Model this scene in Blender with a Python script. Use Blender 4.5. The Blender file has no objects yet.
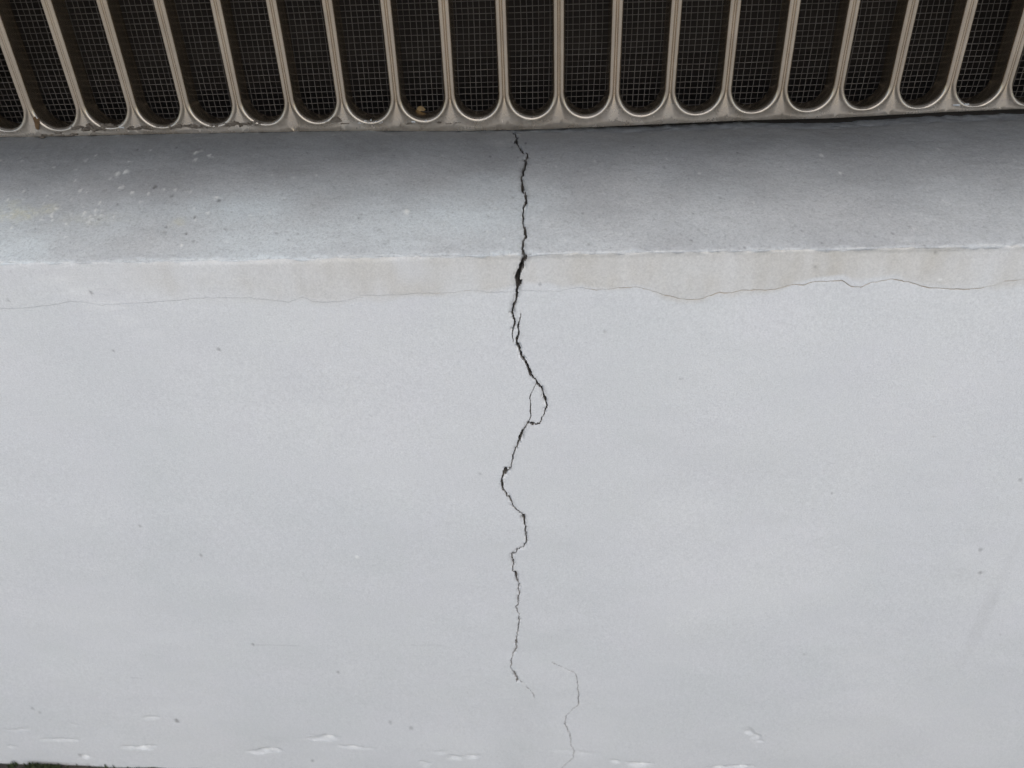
import bpy, bmesh, math, random
import numpy as np
from mathutils import Vector, Matrix

S = bpy.context.scene
COL = S.collection

# ------------------------------------------------------------------ camera
cam_data = bpy.data.cameras.new('camera')
cam_data.sensor_fit = 'HORIZONTAL'
cam_data.sensor_width = 36.0
cam_data.lens = 771.0 / 1024.0 * 36.0
cam_data.clip_start = 0.01
cam_data.clip_end = 2000.0
cam_data.dof.use_dof = True
cam_data.dof.focus_distance = 0.43
cam_data.dof.aperture_fstop = 9.0
cam = bpy.data.objects.new('camera', cam_data)
COL.objects.link(cam)
TH, RO, YA = math.radians(32.41), math.radians(2.16), math.radians(2.943)
fw = Vector((0, math.cos(TH), -math.sin(TH)))
up = Vector((0, math.sin(TH), math.cos(TH)))
rt = Vector((1, 0, 0))
turn = Matrix.Rotation(YA, 3, 'Z')
fw, up, rt = turn @ fw, turn @ up, turn @ rt
r2 = rt * math.cos(RO) - up * math.sin(RO)
u2 = up * math.cos(RO) + rt * math.sin(RO)
cm = Matrix((r2, u2, -fw)).transposed().to_4x4()
cm.translation = Vector((0, -0.355, 0.15))
cam.matrix_world = cm
S.camera = cam

# ------------------------------------------------------------------ sky and light (overcast day)
SUN_EL, SUN_AZ = math.radians(50), math.radians(8)      # azimuth measured from straight in front of the wall
w = bpy.data.worlds.new('World')
S.world = w
w.use_nodes = True
nt = w.node_tree
bg = nt.nodes['Background']
sky = nt.nodes.new('ShaderNodeTexSky')
sky.sky_type = 'NISHITA'
sky.sun_disc = False
sky.sun_elevation = SUN_EL
sky.sun_rotation = math.pi - SUN_AZ
sky.air_density = 1.0
sky.dust_density = 2.5
sky.ozone_density = 1.5
nt.links.new(sky.outputs[0], bg.inputs[0])
bg.inputs[1].default_value = 0.15
sl = bpy.data.lights.new('sun', 'SUN')
sl.energy = 0.6
sl.angle = math.radians(24)
sl.color = (1.0, 0.98, 0.955)
so = bpy.data.objects.new('sun', sl)
COL.objects.link(so)
to_sun = Vector((math.sin(SUN_AZ) * math.cos(SUN_EL), -math.cos(SUN_AZ) * math.cos(SUN_EL), math.sin(SUN_EL)))
so.rotation_euler = (-to_sun).to_track_quat('-Z', 'Y').to_euler()
so.location = to_sun * 5
S.view_settings.view_transform = 'Standard'
S.view_settings.look = 'None'
S.view_settings.gamma = 1.0
S.view_settings.use_curve_mapping = False
S.view_settings.exposure = 0.40
S.cycles.max_bounces = 8
S.cycles.diffuse_bounces = 5

# ------------------------------------------------------------------ helpers
def tag(o, label=None, cat=None, group=None, kind=None):
    if label: o['label'] = label
    if cat: o['category'] = cat
    if group: o['group'] = group
    if kind: o['kind'] = kind
    return o

def empty(name, loc=(0, 0, 0)):
    o = bpy.data.objects.new(name, None)
    o.empty_display_size = 0.05
    o.location = loc
    COL.objects.link(o)
    return o

def link_mesh(name, me, mat, parent=None, loc=(0, 0, 0)):
    o = bpy.data.objects.new(name, me)
    if mat is not None and len(me.materials) == 0:
        me.materials.append(mat)
    COL.objects.link(o)
    o.location = loc
    if parent is not None:
        o.parent = parent
        o.location = Vector(loc) - parent.location
    return o

def quads_mesh(name, co, quads, smooth=True, attrs=None):
    me = bpy.data.meshes.new(name)
    n, m = len(co), len(quads)
    me.vertices.add(n)
    me.vertices.foreach_set('co', np.ascontiguousarray(co, dtype=np.float32).ravel())
    me.loops.add(m * 4)
    me.loops.foreach_set('vertex_index', np.ascontiguousarray(quads, dtype=np.int32).ravel())
    me.polygons.add(m)
    me.polygons.foreach_set('loop_start', np.arange(0, m * 4, 4, dtype=np.int32))
    me.polygons.foreach_set('loop_total', np.full(m, 4, dtype=np.int32))
    me.polygons.foreach_set('use_smooth', np.full(m, smooth, dtype=bool))
    for k, v in (attrs or {}).items():
        a = me.attributes.new(k, 'FLOAT', 'POINT')
        a.data.foreach_set('value', np.ascontiguousarray(v, dtype=np.float32))
    me.update(calc_edges=True)
    return me

def box(bm, x0, x1, y0, y1, z0, z1):
    vs = [bm.verts.new((x, y, z)) for z in (z0, z1) for y in (y0, y1) for x in (x0, x1)]
    for f in ((0, 2, 3, 1), (4, 5, 7, 6), (0, 1, 5, 4), (2, 6, 7, 3), (0, 4, 6, 2), (1, 3, 7, 5)):
        bm.faces.new([vs[i] for i in f])

def bm_obj(name, bm, mat, parent=None, smooth=False, loc=(0, 0, 0)):
    me = bpy.data.meshes.new(name)
    bm.normal_update()
    bm.to_mesh(me)
    bm.free()
    if smooth:
        me.polygons.foreach_set('use_smooth', np.ones(len(me.polygons), dtype=bool))
    return link_mesh(name, me, mat, parent, loc)

class Nodes:
    def __init__(s, name):
        s.mat = bpy.data.materials.new(name)
        s.mat.use_nodes = True
        s.t = s.mat.node_tree
        s.bsdf = s.t.nodes['Principled BSDF']
        s.tc = s.t.nodes.new('ShaderNodeTexCoord').outputs['Object']
    def n(s, typ, **kw):
        x = s.t.nodes.new(typ)
        for k, v in kw.items(): setattr(x, k, v)
        return x
    def put(s, sock, v):
        if isinstance(v, bpy.types.NodeSocket): s.t.links.new(v, sock)
        elif isinstance(v, (tuple, list)): sock.default_value = (*v, 1.0)[:4] if len(sock.default_value) == 4 else v
        else: sock.default_value = v
    def noise(s, scale, detail=4, rough=0.6, stretch=None, off=0.0):
        x = s.n('ShaderNodeTexNoise')
        x.inputs['Scale'].default_value = scale
        x.inputs['Detail'].default_value = detail
        x.inputs['Roughness'].default_value = rough
        mp = s.n('ShaderNodeMapping')
        mp.inputs['Location'].default_value = (off, off * 1.7, off * 0.6)
        if stretch: mp.inputs['Scale'].default_value = stretch
        s.t.links.new(s.tc, mp.inputs[0])
        s.t.links.new(mp.outputs[0], x.inputs[0])
        return x.outputs['Fac']
    def ramp(s, v, a, b, lo=0.0, hi=1.0):
        x = s.n('ShaderNodeMapRange')
        s.put(x.inputs[0], v)
        for i, q in enumerate((a, b, lo, hi)): x.inputs[1 + i].default_value = q
        return x.outputs[0]
    def math(s, op, a, b=0.0):
        x = s.n('ShaderNodeMath', operation=op)
        s.put(x.inputs[0], a); s.put(x.inputs[1], b)
        return x.outputs[0]
    def mix(s, f, a, b, mode='MIX'):
        x = s.n('ShaderNodeMix', data_type='RGBA', blend_type=mode)
        s.put(x.inputs[0], f); s.put(x.inputs[6], a); s.put(x.inputs[7], b)
        return x.outputs[2]
    def attr(s, name):
        return s.n('ShaderNodeAttribute', attribute_name=name).outputs['Fac']
    def bump(s, h, dist, strength=1.0, normal=None):
        x = s.n('ShaderNodeBump')
        x.inputs['Distance'].default_value = dist
        x.inputs['Strength'].default_value = strength
        s.put(x.inputs['Height'], h)
        if normal: s.put(x.inputs['Normal'], normal)
        return x.outputs[0]
    def out(s, col, rough, normal=None, metal=0.0, spec=0.5):
        s.put(s.bsdf.inputs['Base Color'], col)
        s.put(s.bsdf.inputs['Roughness'], rough)
        s.put(s.bsdf.inputs['Metallic'], metal)
        s.put(s.bsdf.inputs['Specular IOR Level'], spec)
        if normal: s.put(s.bsdf.inputs['Normal'], normal)
        return s.mat

def vnoise(x, y, seed):
    """smooth value noise on arrays x, y (lattice spacing 1), range -1..1"""
    rng = np.random.default_rng(seed)
    L = rng.uniform(-1, 1, (256, 256))
    xi, yi = np.floor(x).astype(int), np.floor(y).astype(int)
    fx, fy = x - xi, y - yi
    fx = fx * fx * (3 - 2 * fx); fy = fy * fy * (3 - 2 * fy)
    a, b = xi & 255, (xi + 1) & 255
    c, d = yi & 255, (yi + 1) & 255
    return (L[a, c] * (1 - fx) + L[b, c] * fx) * (1 - fy) + (L[a, d] * (1 - fx) + L[b, d] * fx) * fy

# ------------------------------------------------------------------ materials
def concrete_material():
    m = Nodes('painted_concrete')
    g1 = m.noise(1100, 3, 0.7)
    g2 = m.noise(330, 3, 0.6, off=3.0)
    blot = m.noise(7, 3, 0.5, off=1.3)
    blot2 = m.noise(26, 4, 0.6, off=8.0)
    strips = m.noise(40, 3, 0.6, stretch=(1.0, 0.12, 0.12), off=5.0)
    paint = m.mix(m.ramp(blot, 0.35, 0.65), (0.548, 0.560, 0.544), (0.587, 0.593, 0.572))
    paint = m.mix(m.ramp(blot2, 0.35, 0.7, 0, 0.35), paint, (0.575, 0.568, 0.572))
    plaster = m.mix(m.ramp(strips, 0.35, 0.65), (0.478, 0.458, 0.405), (0.560, 0.550, 0.512))
    cem = m.mix(m.ramp(blot2, 0.35, 0.68), (0.395, 0.400, 0.395), (0.455, 0.460, 0.450))
    blue = m.math('MULTIPLY', m.ramp(m.noise(13, 3, 0.5, off=2.2), 0.22, 0.55), m.attr('front_tint'))
    cem = m.mix(m.math('MULTIPLY', blue, 0.85), cem, (0.56, 0.605, 0.605))
    cem = m.mix(m.math('MULTIPLY', m.attr('back_tone'), m.ramp(m.noise(60, 5, 0.7, off=6.1), 0.3, 0.75, 0.25, 1.0)), cem, (0.165, 0.155, 0.135))
    cg = m.noise(620, 4, 0.75, off=9.0)
    cem = m.mix(m.ramp(cg, 0.32, 0.50, 0.38, 0.0), cem, (0.20, 0.20, 0.195))
    cem = m.mix(m.ramp(cg, 0.56, 0.72, 0.0, 0.3), cem, (0.62, 0.62, 0.60))
    col = m.mix(m.attr('bare'), paint, plaster)
    col = m.mix(m.attr('cement'), col, cem)
    col = m.mix(m.math('MULTIPLY', m.attr('lichen'), m.ramp(m.noise(210, 4, 0.7, off=3.3), 0.4, 0.6, 0.15, 1.0)), col, (0.62, 0.60, 0.42))
    # grain
    gr = m.math('ADD', m.ramp(g1, 0.25, 0.75, -0.13, 0.13), m.ramp(g2, 0.3, 0.7, -0.03, 0.03))
    gr = m.math('ADD', gr, 1.0)
    hs = m.n('ShaderNodeVectorMath', operation='SCALE')
    m.put(hs.inputs[0], col); m.put(hs.inputs['Scale'], gr)
    col = hs.outputs[0]
    sp = m.attr('speck_and_light')
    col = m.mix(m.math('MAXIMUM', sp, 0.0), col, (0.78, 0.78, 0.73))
    col = m.mix(m.math('MAXIMUM', m.math('MULTIPLY', sp, -1.0), 0.0), col, (0.07, 0.065, 0.058))
    b1 = m.bump(g1, 0.00025, 0.6)
    b2 = m.bump(g2, 0.0004, 0.3, b1)
    b2 = m.bump(m.math('MULTIPLY', cg, m.attr('cement')), 0.0009, 0.45, b2)
    return m.out(col, m.ramp(blot2, 0.3, 0.7, 0.62, 0.8), b2, spec=0.3)

def crack_material():
    m = Nodes('dirty_crack')
    n = m.noise(300, 4, 0.6)
    xyz = m.n('ShaderNodeSeparateXYZ')
    m.put(xyz.inputs[0], m.n('ShaderNodeNewGeometry').outputs['Position'])
    low = m.ramp(m.math('ADD', xyz.outputs[2], m.ramp(m.noise(25, 3, 0.6, off=4.4), 0.3, 0.7, -0.05, 0.05)), -0.10, -0.30)
    col = m.mix(n, (0.055, 0.050, 0.045), (0.12, 0.11, 0.098))
    col = m.mix(low, col, (0.20, 0.19, 0.175))      # less soot caught in the lower, tighter part
    return m.out(col, 0.95, spec=0.1)

def hairline_material():
    m = Nodes('hairline_crack')
    n = m.noise(120, 3, 0.6)
    col = m.mix(n, (0.38, 0.315, 0.235), (0.52, 0.465, 0.38))
    return m.out(col, 0.95, spec=0.1)

def bronze_material(name):
    m = Nodes(name)
    m.tc = m.n('ShaderNodeNewGeometry').outputs['Position']
    n1 = m.noise(45, 5, 0.65)
    n2 = m.noise(900, 3, 0.6, off=2.0)
    n3 = m.noise(14, 3, 0.5, off=4.0)
    col = m.mix(m.ramp(n1, 0.3, 0.7), (0.505, 0.412, 0.300), (0.610, 0.508, 0.385))
    col = m.mix(m.ramp(n3, 0.45, 0.7, 0, 0.4), col, (0.68, 0.55, 0.42))
    dust = m.ramp(m.noise(160, 5, 0.7, off=7.0), 0.50, 0.85, 0, 0.12)
    col = m.mix(dust, col, (0.52, 0.49, 0.45))
    xyz = m.n('ShaderNodeSeparateXYZ')
    m.put(xyz.inputs[0], m.tc)
    rail_light = m.math('MULTIPLY', m.ramp(xyz.outputs[2], 0.050, 0.034, 0.04, 0.50), m.ramp(m.noise(70, 5, 0.65, off=11.0), 0.3, 0.7, 0.35, 1.0))
    rail_light = m.math('MULTIPLY', rail_light, m.ramp(xyz.outputs[1], 0.1262, 0.1246))      # lower front faces painted lighter for the light they would reflect
    col = m.mix(rail_light, col, (0.66, 0.63, 0.58))
    dust = m.math('ADD', dust, m.math('MULTIPLY', rail_light, 0.5))
    r = m.math('ADD', m.ramp(n1, 0.3, 0.7, 0.17, 0.25), m.math('MULTIPLY', dust, 0.3))
    return m.out(col, r, m.bump(n2, 0.00005, 0.4), metal=m.math('SUBTRACT', 0.95, m.math('MULTIPLY', rail_light, 0.9)))

def simple(name, a, b, scale, rough=0.85, metal=0.0, bump=0.0):
    m = Nodes(name)
    n = m.noise(scale, 4, 0.6)
    return m.out(m.mix(m.ramp(n, 0.3, 0.7), a, b), rough, m.bump(n, bump, 0.7) if bump else None, metal=metal, spec=0.3)

M_CONC = concrete_material()
M_CRACK = crack_material()
M_HAIR = hairline_material()
M_FAINT = simple('pale_grey_crack', (0.28, 0.275, 0.265), (0.40, 0.395, 0.38), 300, 0.95)
M_METAL = bronze_material('weathered_bronze_metal')
M_WIRE = simple('dull_grey_wire', (0.155, 0.132, 0.110), (0.25, 0.222, 0.19), 150, 0.6, 0.2)
M_DARK = simple('dark_vent_interior', (0.022, 0.018, 0.015), (0.04, 0.033, 0.027), 40)
M_SOIL = simple('damp_soil', (0.025, 0.023, 0.020), (0.06, 0.053, 0.042), 60, 0.95, 0, 0.004)
M_GRASS = simple('grass_blade', (0.03, 0.045, 0.016), (0.07, 0.08, 0.035), 30, 0.7)
M_DIRT = simple('brown_dirt', (0.11, 0.086, 0.062), (0.25, 0.21, 0.165), 400, 0.95, 0, 0.0006)
M_LEAF = simple('dried_brown_leaf', (0.10, 0.055, 0.025), (0.22, 0.13, 0.06), 300, 0.8)
M_TAN = simple('tan_leaf', (0.26, 0.175, 0.08), (0.42, 0.29, 0.14), 300, 0.8)
M_FLAKE = simple('old_white_paint', (0.62, 0.61, 0.58), (0.74, 0.73, 0.70), 200, 0.7)
M_BOUNCE = simple('pale_bounce_concrete', (0.37, 0.365, 0.345), (0.45, 0.445, 0.425), 20, 0.9, 0, 0.001)
M_RENDER = simple('grey_render', (0.40, 0.40, 0.39), (0.48, 0.48, 0.47), 25, 0.9, 0, 0.001)

# ------------------------------------------------------------------ traced marks on the wall, in millimetres:
# x along the wall, s down the face from the front edge of the sill (negative s = back over the sill)
MAIN_UPPER = [[-17.88,-126.76,0.911],[-16.8,-121.41,0.902],[-15.44,-115.11,1.19],[-16.0,-107.05,1.467],[-14.04,-100.47,1.16],[-11.2,-92.24,0.629],[-8.49,-88.28,0.738],[-9.75,-81.91,1.124],[-10.49,-70.82,1.214],[-11.82,-61.36,0.978],[-11.27,-50.99,1.282],[-9.56,-46.7,1.061],[-9.1,-41.23,1.157],[-10.5,-33.43,1.143],[-11.11,-29.65,1.136],[-10.42,-25.32,1.129],[-10.79,-22.31,1.021],[-9.71,-17.55,1.115],[-8.88,-11.79,1.105],[-10.26,-8.14,1.249],[-11.55,-4.33,1.242],[-9.82,-0.19,1.975],[-9.09,2.21,1.978],[-10.7,4.68,1.489],[-11.54,7.18,1.744],[-13.19,10.53,2.504],[-13.3,14.38,2.517],[-13.77,17.39,1.517],[-14.26,20.43,1.269],[-13.79,23.51,1.02],[-16.08,27.91,0.924],[-16.46,32.39,0.929],[-16.11,36.94,0.935],[-16.21,40.15,0.626],[-17.37,43.38,0.419],[-16.7,48.07,0.264],[-17.01,52.8,0.159]]
MAIN_LOWER = [[-11.62,26.2,0.205],[-11.76,31.56,0.206],[-13.09,36.07,0.363],[-13.59,39.73,0.625],[-13.47,44.36,0.629],[-15.05,48.09,1.054],[-14.33,51.88,1.059],[-13.19,55.72,0.958],[-12.3,59.99,0.963],[-9.21,64.32,1.075],[-8.06,69.77,1.191],[-5.57,73.3,0.815],[-4.34,75.84,0.818],[-1.82,79.42,0.547],[-0.16,85.6,0.827],[0.67,89.78,0.721],[-1.13,96.09,0.559],[-3.38,101.95,0.451],[-5.59,102.69,0.451],[-7.79,102.23,0.846],[-9.98,101.67,0.564],[-12.73,106.2,0.681],[-14.65,111.68,1.257],[-16.14,117.24,0.863],[-19.54,125.14,0.814],[-20.91,133.79,0.587],[-21.89,135.54,0.294],[-23.37,135.65,1.472],[-24.08,137.52,1.771],[-25.54,139.64,1.065],[-26.52,145.6,1.192],[-25.49,150.43,0.959],[-23.32,155.33,0.964],[-21.12,160.28,0.848],[-20.29,164.02,0.73],[-17.07,167.81,0.366],[-14.74,170.35,0.49],[-14.14,172.9,1.227],[-13.68,178.04,0.617],[-12.9,181.94,0.744],[-13.69,187.18,0.748],[-12.33,191.82,0.752],[-14.4,196.5,0.63],[-18.95,200.56,0.57],[-22.24,204.65,0.764],[-21.48,212.26,0.642],[-22.18,218.58,0.646],[-20.51,219.99,1.165],[-20.18,226.42,1.173],[-19.23,228.58,0.849],[-18.79,238.79,0.792],[-19.84,250.75,0.802],[-22.0,253.03,0.536],[-19.57,259.92,0.607],[-19.2,266.12,0.747],[-21.15,278.79,0.688],[-22.21,289.33,1.043],[-22.16,295.09,0.7],[-25.16,303.47,0.635],[-26.87,315.41,0.643],[-24.12,324.08,0.864],[-23.11,328.15,0.867],[-17.07,335.21,0.363],[-12.67,343.28,0.512],[-9.93,350.56,0.442],[-13.51,357.1,0.26],[-13.14,368.41,0.225],[-8.67,383.8,0.19]]
LOOP = [[-4.75,75.33,0.272],[-6.07,77.84,0.273],[-7.86,81.91,0.33],[-8.6,84.99,0.442],[-8.26,89.68,0.444],[-8.67,92.83,0.446],[-8.14,97.08,0.448],[-9.98,101.67,0.451]]
FAINT = [[1.21,309.89,0.354],[8.95,314.78,0.426],[17.88,320.74,0.392],[20.15,324.21,0.429],[20.86,334.8,0.578],[21.8,345.61,0.657],[21.99,358.51,0.591],[16.05,366.11,0.372],[12.6,372.83,0.525],[12.05,381.54,0.604],[16.3,395.29,0.612],[16.65,407.41,0.541],[19.52,415.58,0.623],[18.39,423.96,0.549],[11.07,434.72,0.476],[8.61,443.41,0.479]]
HAIR = [[-313.73,25.66,0.081],[-272.77,25.14,0.107],[-258.82,23.9,0.134],[-247.27,21.62,0.106],[-239.54,22.47,0.186],[-230.79,24.36,0.24],[-215.77,23.3,0.212],[-198.32,22.71,0.185],[-187.5,21.88,0.184],[-178.01,20.89,0.131],[-164.91,21.11,0.131],[-151.84,21.33,0.104],[-132.25,24.23,0.078],[-124.56,21.5,0.13],[-119.16,24.15,0.156],[-106.19,24.65,0.104],[-99.45,23.05,0.181],[-91.37,20.91,0.206],[-73.35,21.21,0.206],[-65.5,19.94,0.205],[-50.18,20.62,0.205],[-37.32,19.43,0.204],[-28.45,20.28,0.153],[-19.55,20.43,0.127],[-8.87,19.91,0.076],[7.58,20.61,0.101],[17.65,18.55,0.151],[26.49,20.23,0.201],[36.51,19.29,0.201],[45.25,18.75,0.2],[54.13,20.98,0.2],[61.86,23.89,0.201],[72.11,26.44,0.252],[79.63,26.29,0.251],[87.97,22.52,0.249],[94.26,23.04,0.249],[100.27,21.48,0.248],[111.44,21.67,0.248],[115.56,21.05,0.248],[119.14,20.29,0.247],[123.86,19.0,0.246],[129.97,18.83,0.295],[133.42,17.53,0.295],[148.0,17.1,0.342],[151.6,19.88,0.344],[157.34,21.07,0.295],[161.73,18.69,0.293],[170.97,16.55,0.341],[182.47,19.05,0.341],[190.39,21.64,0.342],[205.89,22.86,0.341],[216.04,22.35,0.243],[221.71,21.09,0.242],[227.02,18.74,0.241],[235.64,17.95,0.241],[251.23,19.57,0.192],[269.04,19.34,0.192]]
DENTS = [[-430.71,392.58,-406.2,392.21,5.28,0.5],[-408.06,405.92,-373.16,404.37,5.39,0.9],[-341.08,413.7,-311.54,413.19,6.81,1.7],[-313.31,375.05,-297.76,375.71,5.07,0.5],[-244.26,420.56,-212.75,416.42,6.82,1.5],[-188.77,399.23,-161.87,398.8,9.21,1.7],[-166.83,410.58,-133.82,412.93,5.36,0.8],[-92.18,417.01,-79.41,414.92,5.37,1.2],[-79.97,422.57,-67.25,422.34,8.17,1.6],[-67.13,420.56,-52.94,421.15,6.77,1.1],[-102.87,429.73,-93.63,432.42,6.91,1.4],[57.98,428.04,81.52,430.43,6.81,1.6],[47.68,425.6,55.49,425.45,5.41,1.0],[124.02,433.82,157.68,430.04,8.18,1.8],[148.69,381.2,163.63,398.73,7.57,1.6],[-379.1,426.84,-371.67,429.11,5.6,1.3],[-436.97,416.7,-428.61,416.56,5.51,0.5],[0.71,412.12,39.53,416.05,6.65,0.4],[-373.49,386.53,-367.03,386.44,3.9,0.5]]
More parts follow.
